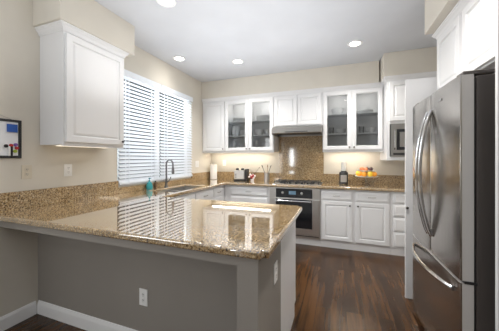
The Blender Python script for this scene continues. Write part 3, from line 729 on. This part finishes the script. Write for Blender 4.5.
for k in range(6):
    a = 2 * PI * k / 6 + PI + .3; m = 'peach' if k in (0, 1, 5) else 'plum'
    fruit('peach' if m == 'peach' else 'plum', m, .030, .95, ('orange-red peach' if m == 'peach' else 'dark plum') + ' on the upper tier of the fruit stand', FX + .074 * math.cos(a), FY + .074 * math.sin(a), CT + .2475, 'fruit on the upper tier, ' + m)

# ------------------------------------------------------------------ dishes in the glass cabinets
def bowl_mesh(r, h):
    b = bmesh.new(); lathe(b, [(0, 0), (r * .45, 0), (r * .5, .004), (r * .85, h * .55), (r, h), (r - .004, h), (r * .82, h * .6), (r * .4, .008), (0, .008)], n=24)
    me = bpy.data.meshes.new('bowl'); b.to_mesh(me); b.free(); smooth(me); me.materials.append(M['china']); return me
def plate_mesh(r):
    b = bmesh.new(); lathe(b, [(0, 0), (r * .6, 0), (r * .65, .004), (r, .016), (r, .019), (r * .64, .008), (0, .006)], n=28)
    me = bpy.data.meshes.new('plate'); b.to_mesh(me); b.free(); smooth(me); me.materials.append(M['china']); return me
def mug_mesh():
    b = bmesh.new(); lathe(b, [(0, 0), (.036, 0), (.040, .005), (.040, .09), (.037, .09), (.036, .008), (0, .008)], n=20)
    tube(b, [(.039, 0, .075), (.058, 0, .070), (.062, 0, .045), (.055, 0, .022), (.039, 0, .02)], .005, 8, 1.0, False)
    me = bpy.data.meshes.new('mug'); b.to_mesh(me); b.free(); smooth(me); me.materials.append(M['china']); return me
def glass_mesh():
    b = bmesh.new(); lathe(b, [(0, 0), (.030, 0), (.036, .11), (.034, .11), (.028, .006), (0, .006)], n=20)
    me = bpy.data.meshes.new('tumbler'); b.to_mesh(me); b.free(); smooth(me); me.materials.append(M['clear']); return me
BM, BM2, PM, MM, GM = bowl_mesh(.075, .055), bowl_mesh(.095, .07), plate_mesh(.125), mug_mesh(), glass_mesh()
def stack(name, me, x, y, z, n, dz, lab, grp):
    for k in range(n):
        o = bpy.data.objects.new(name, me); C.objects.link(o); o.location = (x, y, z + .0006 + k * dz); o.rotation_euler = (0, 0, random.random() * 6)
        lv = ('lowest of the stack', 'topmost of the stack')[k == n - 1] if (k in (0, n - 1) and n > 1) else ('inside the stack' if n > 1 else 'standing alone')
        tag(o, lab + ', ' + lv, {'bowl': 'bowl', 'plate': 'plate', 'mug': 'mug', 'tumbler': 'glass'}[name], grp + (', ' + lv if n > 1 else ''))
zs = [ZB + .0225, ZB + .299, ZB + .559]
pk = None  # lamps added to brighten the inside of the glass cabinets
for lab, x, e in (('added puck fill light inside the glass door nearest the corner', .70, .4), ('added puck fill light inside the glass door beside the range hood', 1.17, .4), ('added puck fill light inside the glass door above the blender', 2.42, .2), ('added puck fill light inside the glass door above the fruit stand', 2.85, .2)):
    z = ZT - .001 - .0755
    if pk is None:
        pk = thing('added_puck_light', lab, 'light', (x, -.16, z), 0, 'added fill lights in the glass cabinets')
        b = bmesh.new(); lathe(b, [(.022, 0), (.030, 0), (.030, -.010), (.022, -.010)][::-1] + [(.022, -.010)]); obj('rim', b, 'nickel', pk)
        b = bmesh.new(); lathe(b, [(0, -.009), (.0215, -.009), (.0215, -.001), (0, -.001)]); obj('lens', b, 'lens', pk)
    else: dup(pk, (x, -.16, z), label=lab)
    l = bpy.data.lights.new('added_puck_fill', 'POINT'); l.energy = e; l.color = (1, .97, .93); l.shadow_soft_size = .03
    lo = bpy.data.objects.new('added_puck_fill', l); C.objects.link(lo); lo.location = (x, -.22, z - .05)
x0 = .480
stack('plate', PM, x0 + .22, -.17, zs[2], 5, .011, 'white plate on the top shelf, glass door nearest the corner', 'plates on the top shelf by the corner')
stack('bowl', BM, x0 + .14, -.17, zs[1], 6, .024, 'white bowl on the middle shelf, glass door nearest the corner', 'bowls on the middle shelf by the corner')
stack('bowl', BM, x0 + .31, -.17, zs[1], 3, .024, 'white bowl on the middle shelf beside the cabinet post', 'low bowls on the middle shelf by the corner')
stack('mug', MM, x0 + .105, -.17, zs[0], 2, .092, 'white mug on the bottom shelf, glass door nearest the corner', 'mugs on the bottom shelf by the corner')
stack('bowl', BM2, x0 + .30, -.17, zs[0], 3, .03, 'wide white bowl on the bottom shelf, glass door nearest the corner', 'wide bowls on the bottom shelf by the corner')
stack('plate', PM, x0 + .68, -.17, zs[2], 7, .011, 'white plate on the top shelf, door beside the range hood', 'plates on the top shelf by the hood')
stack('bowl', BM2, x0 + .60, -.17, zs[1], 2, .03, 'wide white bowl on the middle shelf, door beside the range hood', 'wide bowls on the middle shelf by the hood')
stack('bowl', BM, x0 + .78, -.17, zs[1], 3, .024, 'white bowl on the middle shelf, door beside the range hood', 'bowls on the middle shelf by the hood')
stack('mug', MM, x0 + .54, -.18, zs[0], 2, .092, 'white mug on the bottom shelf, door beside the range hood', 'mugs on the bottom shelf by the hood')
stack('bowl', BM, x0 + .74, -.17, zs[0], 5, .024, 'white bowl on bottom shelf, door beside the range hood', 'bowls on the bottom shelf by the hood')
x0 = 2.200; zr = [ZB + .0225, ZB + .279, ZB + .589]
stack('bowl', BM2, x0 + .22, -.17, zr[2], 2, .03, 'wide white bowl on the top shelf, glass door above the blender', 'wide bowls on the top shelf above the blender')
stack('tumbler', GM, x0 + .13, -.17, zr[1], 1, .1, 'clear tumbler at the left on the middle shelf above the blender', 'clear tumblers above the blender')
stack('bowl', BM, x0 + .27, -.17, zr[1], 2, .024, 'white bowl on the middle shelf, glass door above the blender', 'bowls on the middle shelf above the blender')
stack('tumbler', GM, x0 + .58, -.17, zr[1], 1, .1, 'clear tumbler at the left on the middle shelf above the fruit stand', 'clear tumblers above the fruit stand')
stack('bowl', BM, x0 + .70, -.17, zr[1], 2, .024, 'white bowl on the middle shelf, glass door above the fruit stand', 'bowls on the middle shelf above the fruit')
stack('plate', PM, x0 + .62, -.17, zr[2], 3, .011, 'white plate on the top shelf, glass door above the fruit stand', 'plates on the top shelf above the fruit')
